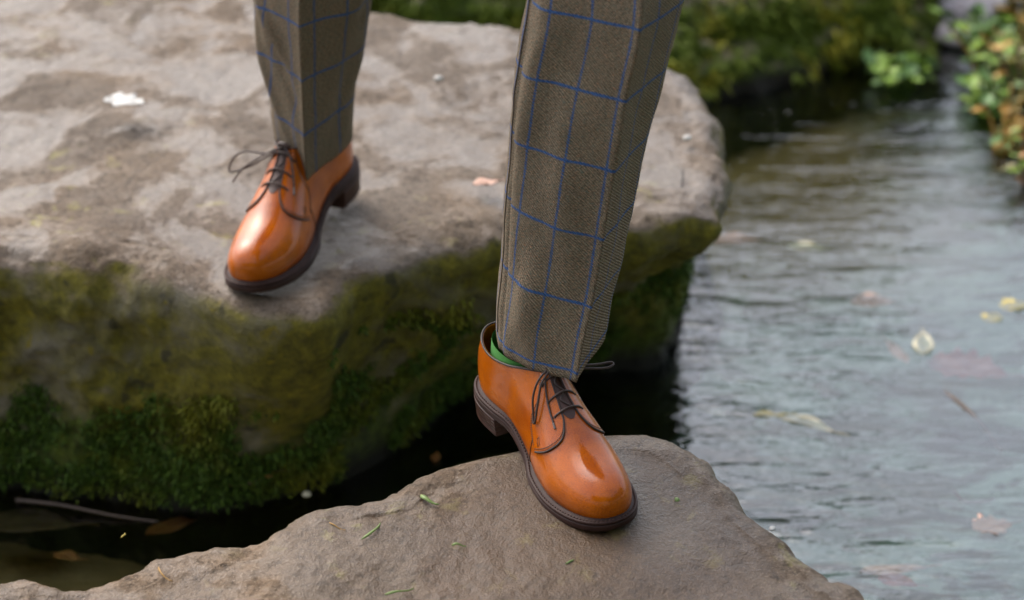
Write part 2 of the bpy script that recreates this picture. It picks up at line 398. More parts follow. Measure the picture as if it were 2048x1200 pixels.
rear_top = pr([(-30, 512), (130, 516), (260, 527), (390, 572), (480, 606), (580, 616), (655, 606), (715, 545), (830, 498), (990, 462), (1120, 440), (1290, 420), (1380, 412), (1434, 402)]) + \
    pr([(1444, 330), (1436, 225), (1400, 160), (1340, 128), (1200, 92), (1040, 58), (900, 38), (760, 14), (560, -14)]) + [(-.75, 4.0), (-1.25, 3.9), (-1.5, 3.4), (-1.35, 2.85), (-1.0, 2.72)]
rear_bot = [(-1.3, 2.75), (-1.0, 2.76)] + pz([(-40, 985), (150, 998), (290, 1012), (420, 1030), (560, 1000), (700, 960), (800, 900), (900, 815), (1000, 765), (1150, 745), (1290, 738), (1345, 712), (1372, 640)], 0) + \
    [(.25, 3.75), (-.2, 4.1), (-.8, 4.1), (-1.5, 3.7)]
rear_z = lambda x, y: zr(x, y) - .012*sstep(-.05, .25, x)
def rear_flat(v, d):
    ax = R_toe-R_heel; t = np.clip(((v-R_heel)@ax)/(ax@ax), 0, 1); q = np.linalg.norm((v-R_heel-ax*t)[:2])
    k = sstep(.05, .16, q); return d*k - .004*(1-k)
rear, rV, rN, rn, rmt = rock('boulder', rear_top, rear_bot, (-.4, 3.4), rear_z, M['rock_rear'], n=760, rnd=.038, amp=.009, side_amp=.016, flat=rear_flat, seed=1, m_side=100)
tag(rear, 'big flat topped grey boulder under the rear foot with mossy green sides', 'rock')

front_top = pf([(-60, 1140), (70, 1133), (150, 1130), (240, 1110), (320, 1072), (410, 1062), (520, 1066), (572, 1040), (640, 998), (720, 980), (800, 966), (850, 934), (930, 908), (1010, 892), (1090, 876), (1170, 862), (1250, 849), (1305, 848), (1350, 872), (1420, 928), (1500, 1000), (1590, 1074), (1660, 1132), (1740, 1200)]) + \
    [(.42, 1.62), (.48, 1.4), (.4, 1.15), (.1, 1.0), (-.4, 1.0), (-.8, 1.2), (-.85, 1.6), (-.72, 1.86)]
fc = np.array([-.02, 1.55])
front_bot = [fc+(np.asarray(p_)-fc)*(1.06 if p_[0] > .2 else .9) for p_ in front_top]
front_z = lambda x, y: zf(x, y) - .014*sstep(.02, -.5, x)*1 - .012*sstep(.18, .4, x) 
def front_flat(v, d):
    ax = F_toe-F_heel; t = np.clip(((v-F_heel)@ax)/(ax@ax), 0, 1); q = np.linalg.norm((v-F_heel-ax*t)[:2])
    k = sstep(.05, .13, q); d = d*k - .003*(1-k)
    pp = atf(610, 1128); r = math.hypot((v[0]-pp[0])/.05, (v[1]-pp[1])/.075)
    return d - .012*math.exp(-r*r)
front, fV, fN, fn, fmt = rock('stepping_stone', front_top, front_bot, fc, front_z, M['rock_front'], n=900, m_top=230, rnd=.03, amp=.009, side_amp=.012, flat=front_flat, seed=2, m_side=50, rough_edge=.004)
tag(front, 'wet brown grey stepping stone in the foreground carrying the front shoe', 'rock')

far_bot = pz([(1300, 225), (1440, 197), (1540, 178), (1640, 156), (1750, 132), (1850, 112)], 0) + [(.93, 4.95), (.8, 5.4), (.2, 5.6), (-.5, 5.5), (-.7, 5.0), (-.45, 4.5), (0, 4.42)]
far_top = [(x, y) for x, y in [(-.5, 4.75), (0, 4.62), (.32, 4.55), (.5, 4.62), (.65, 4.7), (.80, 4.80), (.88, 5.0), (.75, 5.4), (.2, 5.55), (-.5, 5.45), (-.68, 5.05)]]
far, gV, gN, gn, gmt = rock('mossy_boulder', far_top, far_bot, (.15, 5.02), lambda x, y: .50-.10*sstep(.5, -.3, x)+0*y, M['rock_far'], n=420, m_top=90, rnd=.12, amp=.03, side_amp=.035, seed=3, m_side=60, bulge=.02)
tag(far, 'moss covered boulder at the far water edge behind the flat rock', 'rock')

def moss(name, V, N, keep, count, mat, parent, lo=.006, hi=.02, droop=.3, wd=.0022, blades=4):
    ids = np.array([i for i in range(min(len(V), len(N))) if keep(V[i], N[i])])
    if len(ids) == 0: return
    pick = rng.choice(ids, count); vs = []; fs = []
    for i in pick:
        c = V[i]+rng.normal(0, .004, 3); n = N[i]
        for _ in range(blades):
            d = n+rng.normal(0, .55, 3)-np.array([0, 0, droop]); d /= np.linalg.norm(d)
            L = rng.uniform(lo, hi); s = np.cross(d, rng.normal(0, 1, 3)); s /= np.linalg.norm(s)+1e-9
            k = len(vs); base = c+rng.normal(0, .003, 3)-n*.002
            vs += [base-s*wd, base+s*wd, base+d*L*.6+s*wd*.8+np.array([0, 0, -.15*L]), base+d*L+np.array([0, 0, -.35*L]), base+d*L*.6-s*wd*.8+np.array([0, 0, -.15*L])]
            fs += [(k, k+1, k+2, k+4), (k+4, k+2, k+3)]
    o = mesh(name, vs, fs, mat, parent, smooth=False, kind='stuff'); return o
def keep_rear(v, n):
    if v[2] < .012 or n[2] > .62 or v[1] > 3.6 or v[0] < -.75: return False
    f = fbm(v, 9, 3, .8, 4)
    right = sstep(-.28, -.16, v[0])
    if v[0] > .12 and v[2] > .20: return False
    lim = .10+.16*f+.03*fbm(v, 30, 2, .8, 1)
    return v[2] < lim if right < .5 else (f > -.02 and v[2] < .27)
moss('moss', rV, rN, keep_rear, 17000, M['moss'], rear, .002, .0085, .0, .0015, 4)
def keep_far(v, n):
    return v[2] > .008 and v[1] < 5.3 and (fbm(v, 5, 3, .8, 9) > -.34) and not (v[0] < .50 and n[2] > .8 and v[2] > .40)
moss('moss', gV, gN, keep_far, 20000, M['moss_far'], far, .010, .035, .6, .003)

# ------------------------------------------------------------------ the shoes
XH, XT = -.140, .150
WL = [(-.14, .031), (-.09, .0335), (-.04, .033), (0, .0375), (.04, .0455), (.07, .047), (.10, .0455), (.15, .043)]
WM = [(-.14, .031), (-.09, .0325), (-.04, .0295), (0, .0325), (.04, .0415), (.07, .0455), (.10, .0455), (.15, .044)]
YC = [(-.14, .002), (-.05, .002), (.03, .0), (.09, -.002), (.15, -.005)]
HT = [(-.14, .150), (-.06, .150), (-.035, .128), (-.015, .110), (.005, .0965), (.03, .0815), (.055, .0670), (.08, .0560), (.105, .0485), (.13, .0445), (.15, .042)]
def cap_(t, e): return np.maximum(0, 1-np.clip(t, 0, 1)**e)**(1/e)
def halfw(x, s, grow=0.):
    base = cr(WL, x) if s > 0 else cr(WM, x)
    return base*cap_((x-.055)/(XT-.055), 2.35)*cap_((-.092-x)/(-.092-XH), 2.2)
def ridge(x): return cr(HT, x)*cap_((x-.098)/(XT-.098), 2.7)
def sole_z(x): return .011*np.clip((x-.07)/.085, 0, 1.1)**2 + .023*sstep(.035, -.06, x)
def feather_z(x): return sole_z(x)+.0125
def collar_z(x): return cr([(-.142, .104), (-.12, .100), (-.085, .096), (-.055, .102), (-.025, .113), (0.0, .119)], x)
def surf(x, phi, s, off=0.):
    """point of the upper; phi 0 at the sole edge, 90 deg on the ridge; s +1 outer side, -1 inner side"""
    def raw(x, phi):
        wv = halfw(x, s); h = ridge(x)
        e = cr([(-.14, .85), (-.04, .95), (.0, 1.12), (.04, 1.08), (.08, .95), (.15, .9)], x)
        eh = cr([(-.14, 1.0), (0, 1.0), (.06, .98), (.15, .92)], x)
        cz = np.maximum(np.cos(phi), 0)**e; sz = np.maximum(np.sin(phi), 0)**eh
        zl = h*sz; zf = feather_z(x)
        tuck = 1-.07*np.exp(-zl/.0045)
        xx = x + sstep(-.085, -.14, x)*(-.004*np.sin(np.clip(zl/.07, 0, 1)*math.pi)+.011*sstep(.03, .10, zl))
        xx = xx + sstep(.10, .15, x)*(.0025*np.sin(np.clip(zl/.05, 0, 1)*math.pi))
        return np.stack([xx, cr(YC, x)+s*wv*cz*tuck, zf+zl], -1)
    p = raw(x, phi)
    if np.any(off):
        ex = 1e-3; px_ = raw(np.clip(x+ex, XH, XT), phi)-raw(np.clip(x-ex, XH, XT), phi); pp = raw(x, np.minimum(phi+.01, math.pi/2))-raw(x, np.maximum(phi-.01, .0))
        n = -np.cross(px_, pp)*s; n = n/(np.linalg.norm(n, axis=-1, keepdims=True)+1e-12)
        p = p + n*np.asarray(off)[..., None] if np.ndim(off) else p+n*off
    return p
def phi_c(x):
    r = (collar_z(x)-feather_z(x))/ridge(x)
    r = np.where(x > -.001, 1.0, r)
    return np.where(r >= 1, math.pi/2, np.arcsin(np.clip(r, 0, 1)))
D = math.radians
XQ = [(22, .032), (28, .041), (36, .050), (48, .0575), (58, .060), (67, .0575), (73, .050), (77, .038), (79, .02), (80.5, -.004)]      # front edge of the facing panel
XS = [(22, .030), (26, .016), (32, .006), (40, .006), (50, .006), (60, .000), (70, -.010), (80.5, -.020)]                              # its back seam
def xq(p): return cr(XQ, np.degrees(p))
def xs_(p):
    x = cr(XS, np.degrees(p))
    for _ in range(60): x = np.where(phi_c(x) < p-1e-4, x+.0006, x)
    return np.minimum(x, xq(p))
def px_line(pts, n=10):
    """curve through (x, phi deg, offset, side) on the upper"""
    q = spline(np.array([(a, b2, c) for a, b2, c in pts]), n); return q

def make_shoe(parent, loc, rz, mirror=False, size=1.):
    PARTS = []
    def part(name, geo, mat, par, weld=0, kind=None, smooth=True):
        V, F = geo; o = mesh(name, V, F, mat, par, weld=weld, kind=kind, smooth=smooth); PARTS.append(o); return o
    # upper
    a = np.linspace(0, 1, 170); xx = XH+(XT-XH)*(.5-.5*np.cos(a*math.pi)); NJ = 54
    V = []; F = []
    for s in (1, -1):
        o = len(V)
        for x in xx:
            pc = phi_c(x); ph = np.linspace(0, 1, NJ+1)*pc
            V += list(surf(np.full(NJ+1, x), ph, s))
        for i in range(len(xx)-1):
            for j in range(NJ):
                q = (o+i*(NJ+1)+j, o+(i+1)*(NJ+1)+j, o+(i+1)*(NJ+1)+j+1, o+i*(NJ+1)+j+1); F.append(q if s > 0 else q[::-1])
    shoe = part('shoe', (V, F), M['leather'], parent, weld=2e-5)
    shoe.location = loc; shoe.rotation_euler = (0, 0, rz); shoe.scale = (size, -size if mirror else size, size)
    so = shoe.modifiers.new('thickness', 'SOLIDIFY'); so.thickness = .002; so.offset = -1
    # facing panels, their dark edge and stitching
    for s in (1, -1):
        ph = np.linspace(D(22), D(80.5), 60); A = np.linspace(0, 1, 46); V = []; F = []
        for p in ph:
            x0, x1 = xs_(p), xq(p); x = x0+(x1-x0)*A
            edge = np.minimum(np.minimum(A, 1-A)*(x1-x0)/.002, 1); off = .0004+.0014*np.sqrt(np.clip(edge, 0, 1))
            V += list(surf(x, np.full(46, p), s, off))
        for i in range(59):
            for j in range(45):
                q = (i*46+j, i*46+j+1, (i+1)*46+j+1, (i+1)*46+j); F.append(q if s < 0 else q[::-1])
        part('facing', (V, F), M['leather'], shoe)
        pe = np.linspace(D(22), D(80.5), 90)
        part('edge_binding', tube_geo(surf(xq(pe)+.0003, pe, s, .0012), .00115, 8), M['edge'], shoe)
        st = []
        for dxx in (.0032,):
            x = xq(pe)-dxx; x = np.where(x < xs_(pe)+.001, np.nan, x); ok = ~np.isnan(x)
            st.append(surf(x[ok], pe[ok]+D(.8), s, .0018))
        for dxx in (.0012, .0040):
            pb = np.linspace(D(24), D(66), 70); st.append(surf(xs_(pb)+dxx, pb, s, .0018))
        geos = []
        for ln in st:
            seg = np.linalg.norm(np.diff(ln, axis=0), axis=1); L = np.concatenate([[0], np.cumsum(seg)]); k = int(L[-1]/.0024)
            for i in range(k):
                t0, t1 = (i+.12)*.0024, (i+.82)*.0024; p0 = [np.interp(t, L, ln[:, c]) for t in (t0,) for c in range(3)]; p1 = [np.interp(t1, L, ln[:, c]) for c in range(3)]
                geos.append(tube_geo([p0, p1], .0006, 5))
        part('stitching', join(geos), M['thread'], shoe)
        # side seam running down to the welt, and the bar tack
        pb = np.linspace(D(1), D(25), 20); part('side_seam', tube_geo(surf(np.full(20, .018)+.004*np.linspace(0, 1, 20)-.004, pb, s, .0003), .0005, 6), M['edge'], shoe)
        tk = surf(np.array([.030, .036, .038, .032, .030]), np.array([D(33), D(30), D(33), D(36.5), D(33)]), s, .0019)
        part('bar_tack', tube_geo(tk, .0005, 5), M['thread'], shoe)
        for k, x in enumerate((.036, .020, .004)):
            e0 = surf(np.array([x]), np.array([D(66-1.5*k)]), s, .0016)[0]
            ring = [e0+.0016*np.array([math.cos(t), math.sin(t)*.8, .1*math.sin(t)]) for t in np.linspace(0, 2*math.pi, 12, endpoint=False)]
            part('eyelet', tube_geo(ring, .0005, 5, closed=True), M['edge'], shoe)
    # collar binding
    cl = []
    for s in (1, -1):
        x = np.concatenate([np.linspace(XH, -.135, 14), np.linspace(-.134, -.004, 60)]); p = surf(x, phi_c(x), s); cl.append(p if s > 0 else p[::-1])
    loop = np.vstack([cl[0], cl[1]]); part('collar_binding', tube_geo(loop, .0013, 8), M['edge'], shoe)
    # tongue in the gap between the facings
    xg = np.linspace(-.007, .047, 40); V = []; F = []; W = 17
    for i, x in enumerate(xg):
        hw = 13*min(1, math.sqrt(max(0, (.0475-x)/.012))); 
        for j in range(W):
            d = (j/(W-1)*2-1)*hw; s = 1 if d >= 0 else -1
            xe = max(x, -.001); q = surf(np.array([xe]), np.array([D(90-abs(d))]), s, .0006)[0]
            if x < -.001: q = q+np.array([x+.001, 0, (-.001-x)*.35])
            V.append(q)
    F = [(i*W+j, (i+1)*W+j, (i+1)*W+j+1, i*W+j+1) for i in range(39) for j in range(W-1)]
    part('tongue', (V, F), M['tongue'], shoe)
    # sole unit
    n = 220; psi = np.linspace(0, 2*math.pi, n, endpoint=False); xm, xl = (XH+XT)/2, (XT-XH)/2
    xo = xm+xl*np.cos(psi); sg = np.where(np.sin(psi) >= 0, 1, -1)
    yo = np.array([cr(YC, x)+s*halfw(x, s) for x, s in zip(xo, sg)]); O = np.stack([xo, yo], 1)
    for _ in range(2): O = .25*np.roll(O, 1, 0)+.5*O+.25*np.roll(O, -1, 0)
    T = np.roll(O, -1, 0)-np.roll(O, 1, 0); Nn = np.stack([T[:, 1], -T[:, 0]], 1); Nn /= np.linalg.norm(Nn, axis=1, keepdims=True)
    waist = sstep(-.075, -.03, O[:, 0])*sstep(.035, .0, O[:, 0])*np.where(sg < 0, 1., .6)
    def ring(e, dz, cut=None):
        q = O+Nn*(e-.0035*waist)[:, None]; return np.column_stack([q, sole_z(O[:, 0])+dz])
    def stack(rs, cap0=True, cap1=True):
        V = np.concatenate(rs); k = len(rs); m = len(rs[0]); F = [(r*m+i, r*m+(i+1) % m, (r+1)*m+(i+1) % m, (r+1)*m+i) for r in range(k-1) for i in range(m)]
        if cap0: F.append(tuple(range(m-1, -1, -1)))
        if cap1: F.append(tuple((k-1)*m+i for i in range(m)))
        return V, F
    z0 = 0*psi
    part('outsole', stack([ring(.002+z0, .0), ring(.0054+z0, .0006), ring(.0060+z0, .0020), ring(.0060+z0, .0068), ring(.0054+z0, .0080), ring(-.004+z0, .0081)]), M['sole'], shoe)
    part('welt', stack([ring(.004+z0, .0081), ring(.0054+z0, .0083), ring(.0060+z0, .0094), ring(.0058+z0, .0110), ring(.0050+z0, .0119), ring(.0012+z0, .0122), ring(.0004+z0, .0136), ring(-.0045+z0, .0136)], False, False), M['welt'], shoe)
    geos = []; q = ring(.0032+z0, .0121); seg = np.linalg.norm(np.roll(q, -1, 0)-q, axis=1); L = np.concatenate([[0], np.cumsum(seg)]); qq = np.vstack([q, q[:1]])
    for i in range(int(L[-1]/.0042)):
        p0 = [np.interp((i+.1)*.0042, L, qq[:, c]) for c in range(3)]; p1 = [np.interp((i+.72)*.0042, L, qq[:, c]) for c in range(3)]; pm = (np.array(p0)+p1)/2+np.array([0, 0, .0005])
        geos.append(tube_geo([p0, pm, p1], [.0006, .0009, .0006], 5))
    part('welt_stitching', join(geos), M['welt_thread'], shoe, kind='stuff')
    hm = O[:, 0] < -.064; H = O[hm]; HN = Nn[hm]
    def hring(e, zf_): qv = H+HN*e; return np.column_stack([qv, np.full(len(H), zf_)])
    hz = float(sole_z(np.array([-.1]))[0])
    lay = []
    for i in range(4):
        zA, zB = hz*(1-i/4)-.0001, hz*(1-(i+1)/4); e = .0060-.0009*i
        lay += [hring(e-.0004, zA), hring(e, zA-.0008), hring(e-.0003, zB+.0006)]
    lay += [hring(.0035, 0.)]
    part('heel', stack(lay), M['heel'], shoe)
    # laces: three bars, crossed lace inside the gap
    for k, x in enumerate((.036, .020, .004)):
        pt = [surf(np.array([x]), np.array([D(66-1.5*k)]), -1, .0018)[0], surf(np.array([x+.0004]), np.array([D(73)]), -1, .0030)[0]]
        mid = surf(np.array([x]), np.array([D(89)]), 1, .0036)[0]; pt += [mid, surf(np.array([x-.0005]), np.array([D(73)]), 1, .0030)[0], surf(np.array([x]), np.array([D(66-1.5*k)]), 1, .0014)[0]]
        part('lace', tube_geo(spline(pt, 8), .00125, 8), M['lace'], shoe)
    z = [surf(np.array([x]), np.array([D(90-d)]), s, .0017)[0] for x, d, s in [(.034, 6, 1), (.026, 6, -1), (.019, 6, 1), (.011, 6, -1), (.003, 6, 1), (-.0005, 5, -1)]]
    part('crossed_lace', tube_geo(spline(z, 6), .001, 6), M['lace'], shoe)
    return shoe, PARTS, part

def sp(x, deg, s, off): return surf(np.array([x]), np.array([D(deg)]), s, off)[0]
def bow(part, shoe, loops, ends):
    kn = sp(-.0005, 90, 1, .004)+np.array([-.003, 0, .002])
    part('lace_knot', tube_geo(spline([kn+np.array([.0, -.008, -.002]), kn+np.array([.001, -.003, .001]), kn+np.array([0, .003, .001]), kn+np.array([-.001, .008, -.002])], 5), [.0012]+[.0030]*14+[.0012], 8), M['lace'], shoe)
    for lp in loops: part('lace_loop', tube_geo(spline([kn]+lp+[kn+np.array([.002, 0, -.001])], 9), .00125, 8), M['lace'], shoe)
    for en in ends:
        c = spline([kn]+en, 10); part('lace_end', tube_geo(c[:-9], .0012, 8), M['lace'], shoe); part('aglet', tube_geo(c[-10:], .0013, 8), M['aglet'], shoe)

person = empty('person', (0, 0, ZR))
tag(person, 'person in brown tweed check trousers and tan leather shoes stepping between rocks', 'person')
SIZE_F, SIZE_R = .915, .995
def place(h, t):
    d = t-h; rz = math.atan2(d[1], d[0]); c = (h+t)/2
    return (c[0], c[1], 0.0), rz, np.linalg.norm(d)
fl, frz, fL = place(F_heel, F_toe)
fl = (fl[0], fl[1], zf(fl[0], fl[1])-ZR); rl, rrz, rL = place(R_heel, R_toe)
print('SHOE', fl, math.degrees(frz), fL, rl, math.degrees(rrz), rL)
front_shoe, fp, part = make_shoe(person, fl, frz, False, SIZE_F)
def on_slope(shoe, h, t, slope, pitch=0., roll=0.):
    upn = Vector((0, -slope, 1)).normalized(); fw = Vector(t-h).normalized(); lf_ = upn.cross(fw).normalized(); fw = lf_.cross(upn)
    m = Matrix((fw, lf_, upn)).transposed() @ Matrix.Rotation(math.radians(pitch), 3, 'Y') @ Matrix.Rotation(math.radians(roll), 3, 'X')
    shoe.rotation_euler = m.to_euler()
on_slope(front_shoe, F_heel, F_toe, SLOPE)
front_shoe['label'] = 'sharp front tan derby shoe on the wet stepping stone'
bow(part, front_shoe,
    [[sp(.0, 66, -1, .009), sp(.004, 50, -1, .007), sp(.012, 40, -1, .004), sp(.017, 37, -1, .004), sp(.019, 42, -1, .005), sp(.013, 54, -1, .007), sp(.004, 68, -1, .009)],
     [sp(-.001, 70, 1, .014), sp(-.001, 52, 1, .024)+np.array([0, .010, .004]), sp(-.001, 48, 1, .026)+np.array([.004, .022, .008]), sp(-.001, 48, 1, .026)+np.array([.009, .021, .007]), sp(-.001, 52, 1, .024)+np.array([.007, .010, .003])]],
    [[sp(.002, 74, -1, .005), sp(.014, 66, -1, .0035), sp(.028, 63, -1, .003), sp(.039, 62, -1, .0025), sp(.046, 61, -1, .0025)]])
rear_shoe, rp, part = make_shoe(person, rl, rrz, True, SIZE_R)
on_slope(rear_shoe, R_heel, R_toe, RSL, 4.5, 4.); rear_shoe.location.z = zr(rl[0], rl[1])-ZR+.009
rear_shoe['label'] = 'softly blurred rear tan derby shoe at the boulder edge'
bow(part, rear_shoe,
    [[sp(.0, 62, 1, .010), sp(-.001, 50, 1, .020)+np.array([-.002, .012, .006]), sp(-.001, 46, 1, .022)+np.array([0, .026, .0]), sp(.002, 44, 1, .022)+np.array([.004, .030, -.012]), sp(.004, 52, 1, .016)+np.array([.004, .010, -.006]), sp(.004, 66, 1, .008)]],
    [[sp(.004, 60, 1, .012)+np.array([0, .004, 0]), sp(.006, 48, 1, .018)+np.array([.004, .014, -.004]), sp(.008, 44, 1, .02)+np.array([.008, .024, -.016])],
     [sp(.004, 74, -1, .005), sp(.016, 64, -1, .004), sp(.028, 58, -1, .003), sp(.036, 55, -1, .003)]])

# ------------------------------------------------------------------ trousers, socks, body
def leg_sections(keys, nz, lift):
    k = np.array(keys, float); z = np.linspace(k[0, 0], k[-1, 0], nz)
    return z, [cr(k[:, (0, c)], z) for c in range(1, k.shape[1])]
def trouser_leg(keys, hem, folds, seed, n=180, nz=200):
    """keys: z, centre x, centre y, reach to front crease, reach to back crease, half width, yaw of the crease (deg, 0 = towards the camera, + to the right)"""
    z, (cx, cy, af, ab, bw, yw) = leg_sections(keys, nz, 0)
    V = []; UV = []; th = np.linspace(-math.pi, math.pi, n+1)
    for i in range(nz):
        y = math.radians(yw[i]); hd = np.array([math.sin(y), -math.cos(y)]); sd = np.array([math.cos(y), math.sin(y)])     # side: + = image right
        c, s = np.cos(th), np.sin(th)
        qf = np.minimum(np.abs(th), math.pi-np.abs(th))/(math.pi/2)      # 0 on a crease, 1 at the side
        u = np.where(c > 0, af[i]*(1-qf**.97), -ab[i]*(1-qf**1.35)) + .0028*np.exp(-(th/.06)**2); v = s*bw[i]*(1-.05*np.exp(-((np.abs(th)-.32)/.2)**2))
        t = (z[i]-z[0])
        w_ = np.zeros_like(th)
        for (t0, z0, slope, wid, amp, zw) in folds:           # ridges / hollows that run diagonally over the cloth
            dth = np.arctan2(np.sin(th-t0-slope*(z[i]-z0)), np.cos(th-t0-slope*(z[i]-z0)))
            w_ += amp*np.exp(-(dth/wid)**2)*math.exp(-((z[i]-z0)/zw)**2)
        for j, tt in enumerate(th):
            w_[j] += .0035*fbm((math.cos(tt)*.6+seed, math.sin(tt)*.6, z[i]*6), 1.6, 3)*sstep(0, .05, abs(tt)+.0)
        r = np.hypot(u, v); r2 = (r+w_)/np.maximum(r, 1e-6); u, v = u*r2, v*r2
        hemdip = -.030*np.clip(c, -1, 1)*0
        sag = hem[3]*(1-sstep(.0, .42, t)) + .10; near = 1-sstep(0, .13, t); zz = z[i] + near*np.where(c > 0, hem[0]*(1-qf)**1.5, hem[2]*(1-qf)) + near*hem[1]*np.maximum(0, -s) - sag*u
        P = np.column_stack([cx[i]+hd[0]*u+sd[0]*v, cy[i]+hd[1]*u+sd[1]*v, zz])
        V.append(P)
        arc = np.concatenate([[0], np.cumsum(np.linalg.norm(np.diff(P, axis=0), axis=1))]); arc -= arc[n//2]
        UV.append(np.column_stack([arc*(1-.0), np.full(n+1, t)]))
    V = np.array(V); UV = np.array(UV)
    return V, UV
def grid_faces(R, C, o=0): return [(o+i*C+j, o+i*C+j+1, o+(i+1)*C+j+1, o+(i+1)*C+j) for i in range(R-1) for j in range(C-1)]
#   z, cx, cy, a_front, a_back, half width, yaw
FRONT = [(.495, .041, 2.210, .074, .076, .0570, 17), (.53, .043, 2.211, .076, .075, .0590, 19), (.58, .050, 2.210, .077, .075, .0625, 21), (.68, .063, 2.204, .079, .077, .0675, 21), (.78, .078, 2.196, .082, .081, .0730, 19),
         (.86, .091, 2.190, .085, .084, .0770, 18), (1.0, .08, 2.25, .092, .092, .084, 14), (1.2, .04, 2.36, .10, .10, .095, 8), (1.34, .0, 2.44, .12, .12, .105, 0)]
REAR = [(.474, -.246, 2.808, .069, .066, .0470, -3), (.50, -.245, 2.803, .070, .068, .0495, -4), (.54, -.244, 2.797, .071, .070, .0530, -5), (.60, -.241, 2.788, .073, .072, .0630, -6), (.68, -.236, 2.772, .076, .074, .0730, -8),
        (.78, -.226, 2.750, .080, .078, .0790, -8), (.86, -.216, 2.730, .084, .084, .0820, -8), (1.0, -.19, 2.68, .090, .090, .086, -6), (1.2, -.15, 2.57, .10, .10, .095, -3), (1.34, -.13, 2.50, .12, .12, .105, 0)]
FOLD_F = [(a_, b_, c_, d_, e_*1.6, f_) for a_, b_, c_, d_, e_, f_ in [(-.5, .66, -2.2, .22, .0035, .09), (-1.0, .50, -3., .25, -.003, .06), (-1.55, .70, -.4, .07, -.0030, .20), (-1.25, .74, .8, .22, .0035, .10), (-.75, .80, 1.2, .3, -.004, .07), (-.9, .56, 1.4, .25, .003, .08), (.6, .62, -.6, .25, -.002, .15)]]
FOLD_R = [(a_, b_, c_, d_, e_*1.6, f_) for a_, b_, c_, d_, e_, f_ in [(-.62, .64, -7., .13, .006, .07), (-1.0, .58, -6.5, .15, .005, .06), (-.35, .59, -7., .2, -.0045, .06), (.8, .68, 3., .3, .007, .03), (.9, .56, 3., .3, -.003, .06)]]
def tuck(V, kind):
    """let the hem break over the instep: front corner hangs lowest, sides and back a little higher"""
    return V
Vf, Uf = trouser_leg(FRONT, (-.004, -.018, .0, .22), FOLD_F, 1); Vr, Ur = trouser_leg(REAR, (-.006, .004, .0, .27), FOLD_R, 5); Ur[..., 0] += .013; Ur[..., 1] += .02
n_ = Vf.shape[1]; geo = []
V = np.concatenate([Vf.reshape(-1, 3), Vr.reshape(-1, 3)]) - np.array([0, 0, ZR]); U = np.concatenate([Uf.reshape(-1, 2), Ur.reshape(-1, 2)])
F = grid_faces(Vf.shape[0], n_) + grid_faces(Vr.shape[0], n_, Vf.shape[0]*n_)
# seat of the trousers, up to the belt
base = len(V); hip = []; hu = []
for i, (z, rx, ry) in enumerate([(1.26, .19, .13), (1.32, .20, .145), (1.40, .195, .14), (1.47, .18, .125)]):
    for j in range(61):
        a = j/60*2*math.pi; hip.append((-.065+rx*math.cos(a), 2.46+ry*math.sin(a), z-ZR)); hu.append((a*.17, z-.45))
V = np.vstack([V, hip]); U = np.vstack([U, hu]); F += grid_faces(4, 61, base)
tr = mesh('trousers', V, F, M['tweed'], person, uv=U)
sol = tr.modifiers.new('cloth_thickness', 'SOLIDIFY'); sol.thickness = .0022; sol.offset = -1
for Vl, col_ in ((Vf, 42), (Vr, 40)):
    ln = Vl[3:-60:2, col_]-np.array([0, 0, ZR]); ctr = Vl[3:-60:2].mean(1)-np.array([0, 0, ZR]); o_ = ln-ctr; o_[:, 2] = 0; o_ /= np.linalg.norm(o_, axis=1, keepdims=True)
    mesh('side_seam', *tube_geo(ln+o_*.0003, .0007, 6), M['seam'], person)
tr['label'] = 'brown flecked tweed trousers with blue windowpane check and sharp creases'

def sock(shoe, lean, mirror):
    V = []; F = []; n = 40; zs = np.linspace(.055, .108, 26)
    for z in zs:
        cxx = -.078+lean*(z-.07)
        for j in range(n):
            a = 2*math.pi*j/n; wob = .0004*math.sin(a*40)
            V.append((cxx+(.045-.05*max(0, z-.07)+wob)*math.cos(a), (.0262+wob)*math.sin(a)+.002, z))
    F = [(i*n+j, i*n+(j+1) % n, (i+1)*n+(j+1) % n, (i+1)*n+j) for i in range(25) for j in range(n)]
    o = mesh('sock', V, F, M['sock'], person); o.location = shoe.location; o.rotation_euler = shoe.rotation_euler; o.scale = shoe.scale
    return o
sock(front_shoe, .1, False)['label'] = 'bright green sock between shoe and trouser hem'
sock(rear_shoe, .1, True)

# the body under the clothes: one skinned surface; nearly all of it is above the picture
J = {'pelvis': (-.065, 2.46, 1.36, .10), 'belly': (-.06, 2.43, 1.52, .105), 'chest': (-.05, 2.37, 1.72, .12), 'neck': (-.05, 2.31, 1.90, .052), 'jaw': (-.05, 2.28, 1.96, .06), 'head': (-.05, 2.275, 2.05, .088), 'crown': (-.05, 2.28, 2.12, .06),
     'sh_l': (.13, 2.36, 1.82, .052), 'el_l': (.20, 2.42, 1.54, .042), 'wr_l': (.19, 2.36, 1.30, .028), 'hand_l': (.18, 2.34, 1.22, .03),
     'sh_r': (-.23, 2.36, 1.82, .052), 'el_r': (-.31, 2.42, 1.54, .042), 'wr_r': (-.30, 2.36, 1.30, .028), 'hand_r': (-.29, 2.34, 1.22, .03),
     'hip_l': (.02, 2.41, 1.28, .08), 'kn_l': (.088, 2.20, .88, .050), 'ca_l': (.064, 2.21, .70, .046), 'an_l': (.018, 2.225, .47, .026),
     'hip_r': (-.14, 2.50, 1.28, .08), 'kn_r': (-.231, 2.735, .88, .050), 'ca_r': (-.238, 2.775, .70, .044), 'an_r': (-.240, 2.825, .47, .026)}
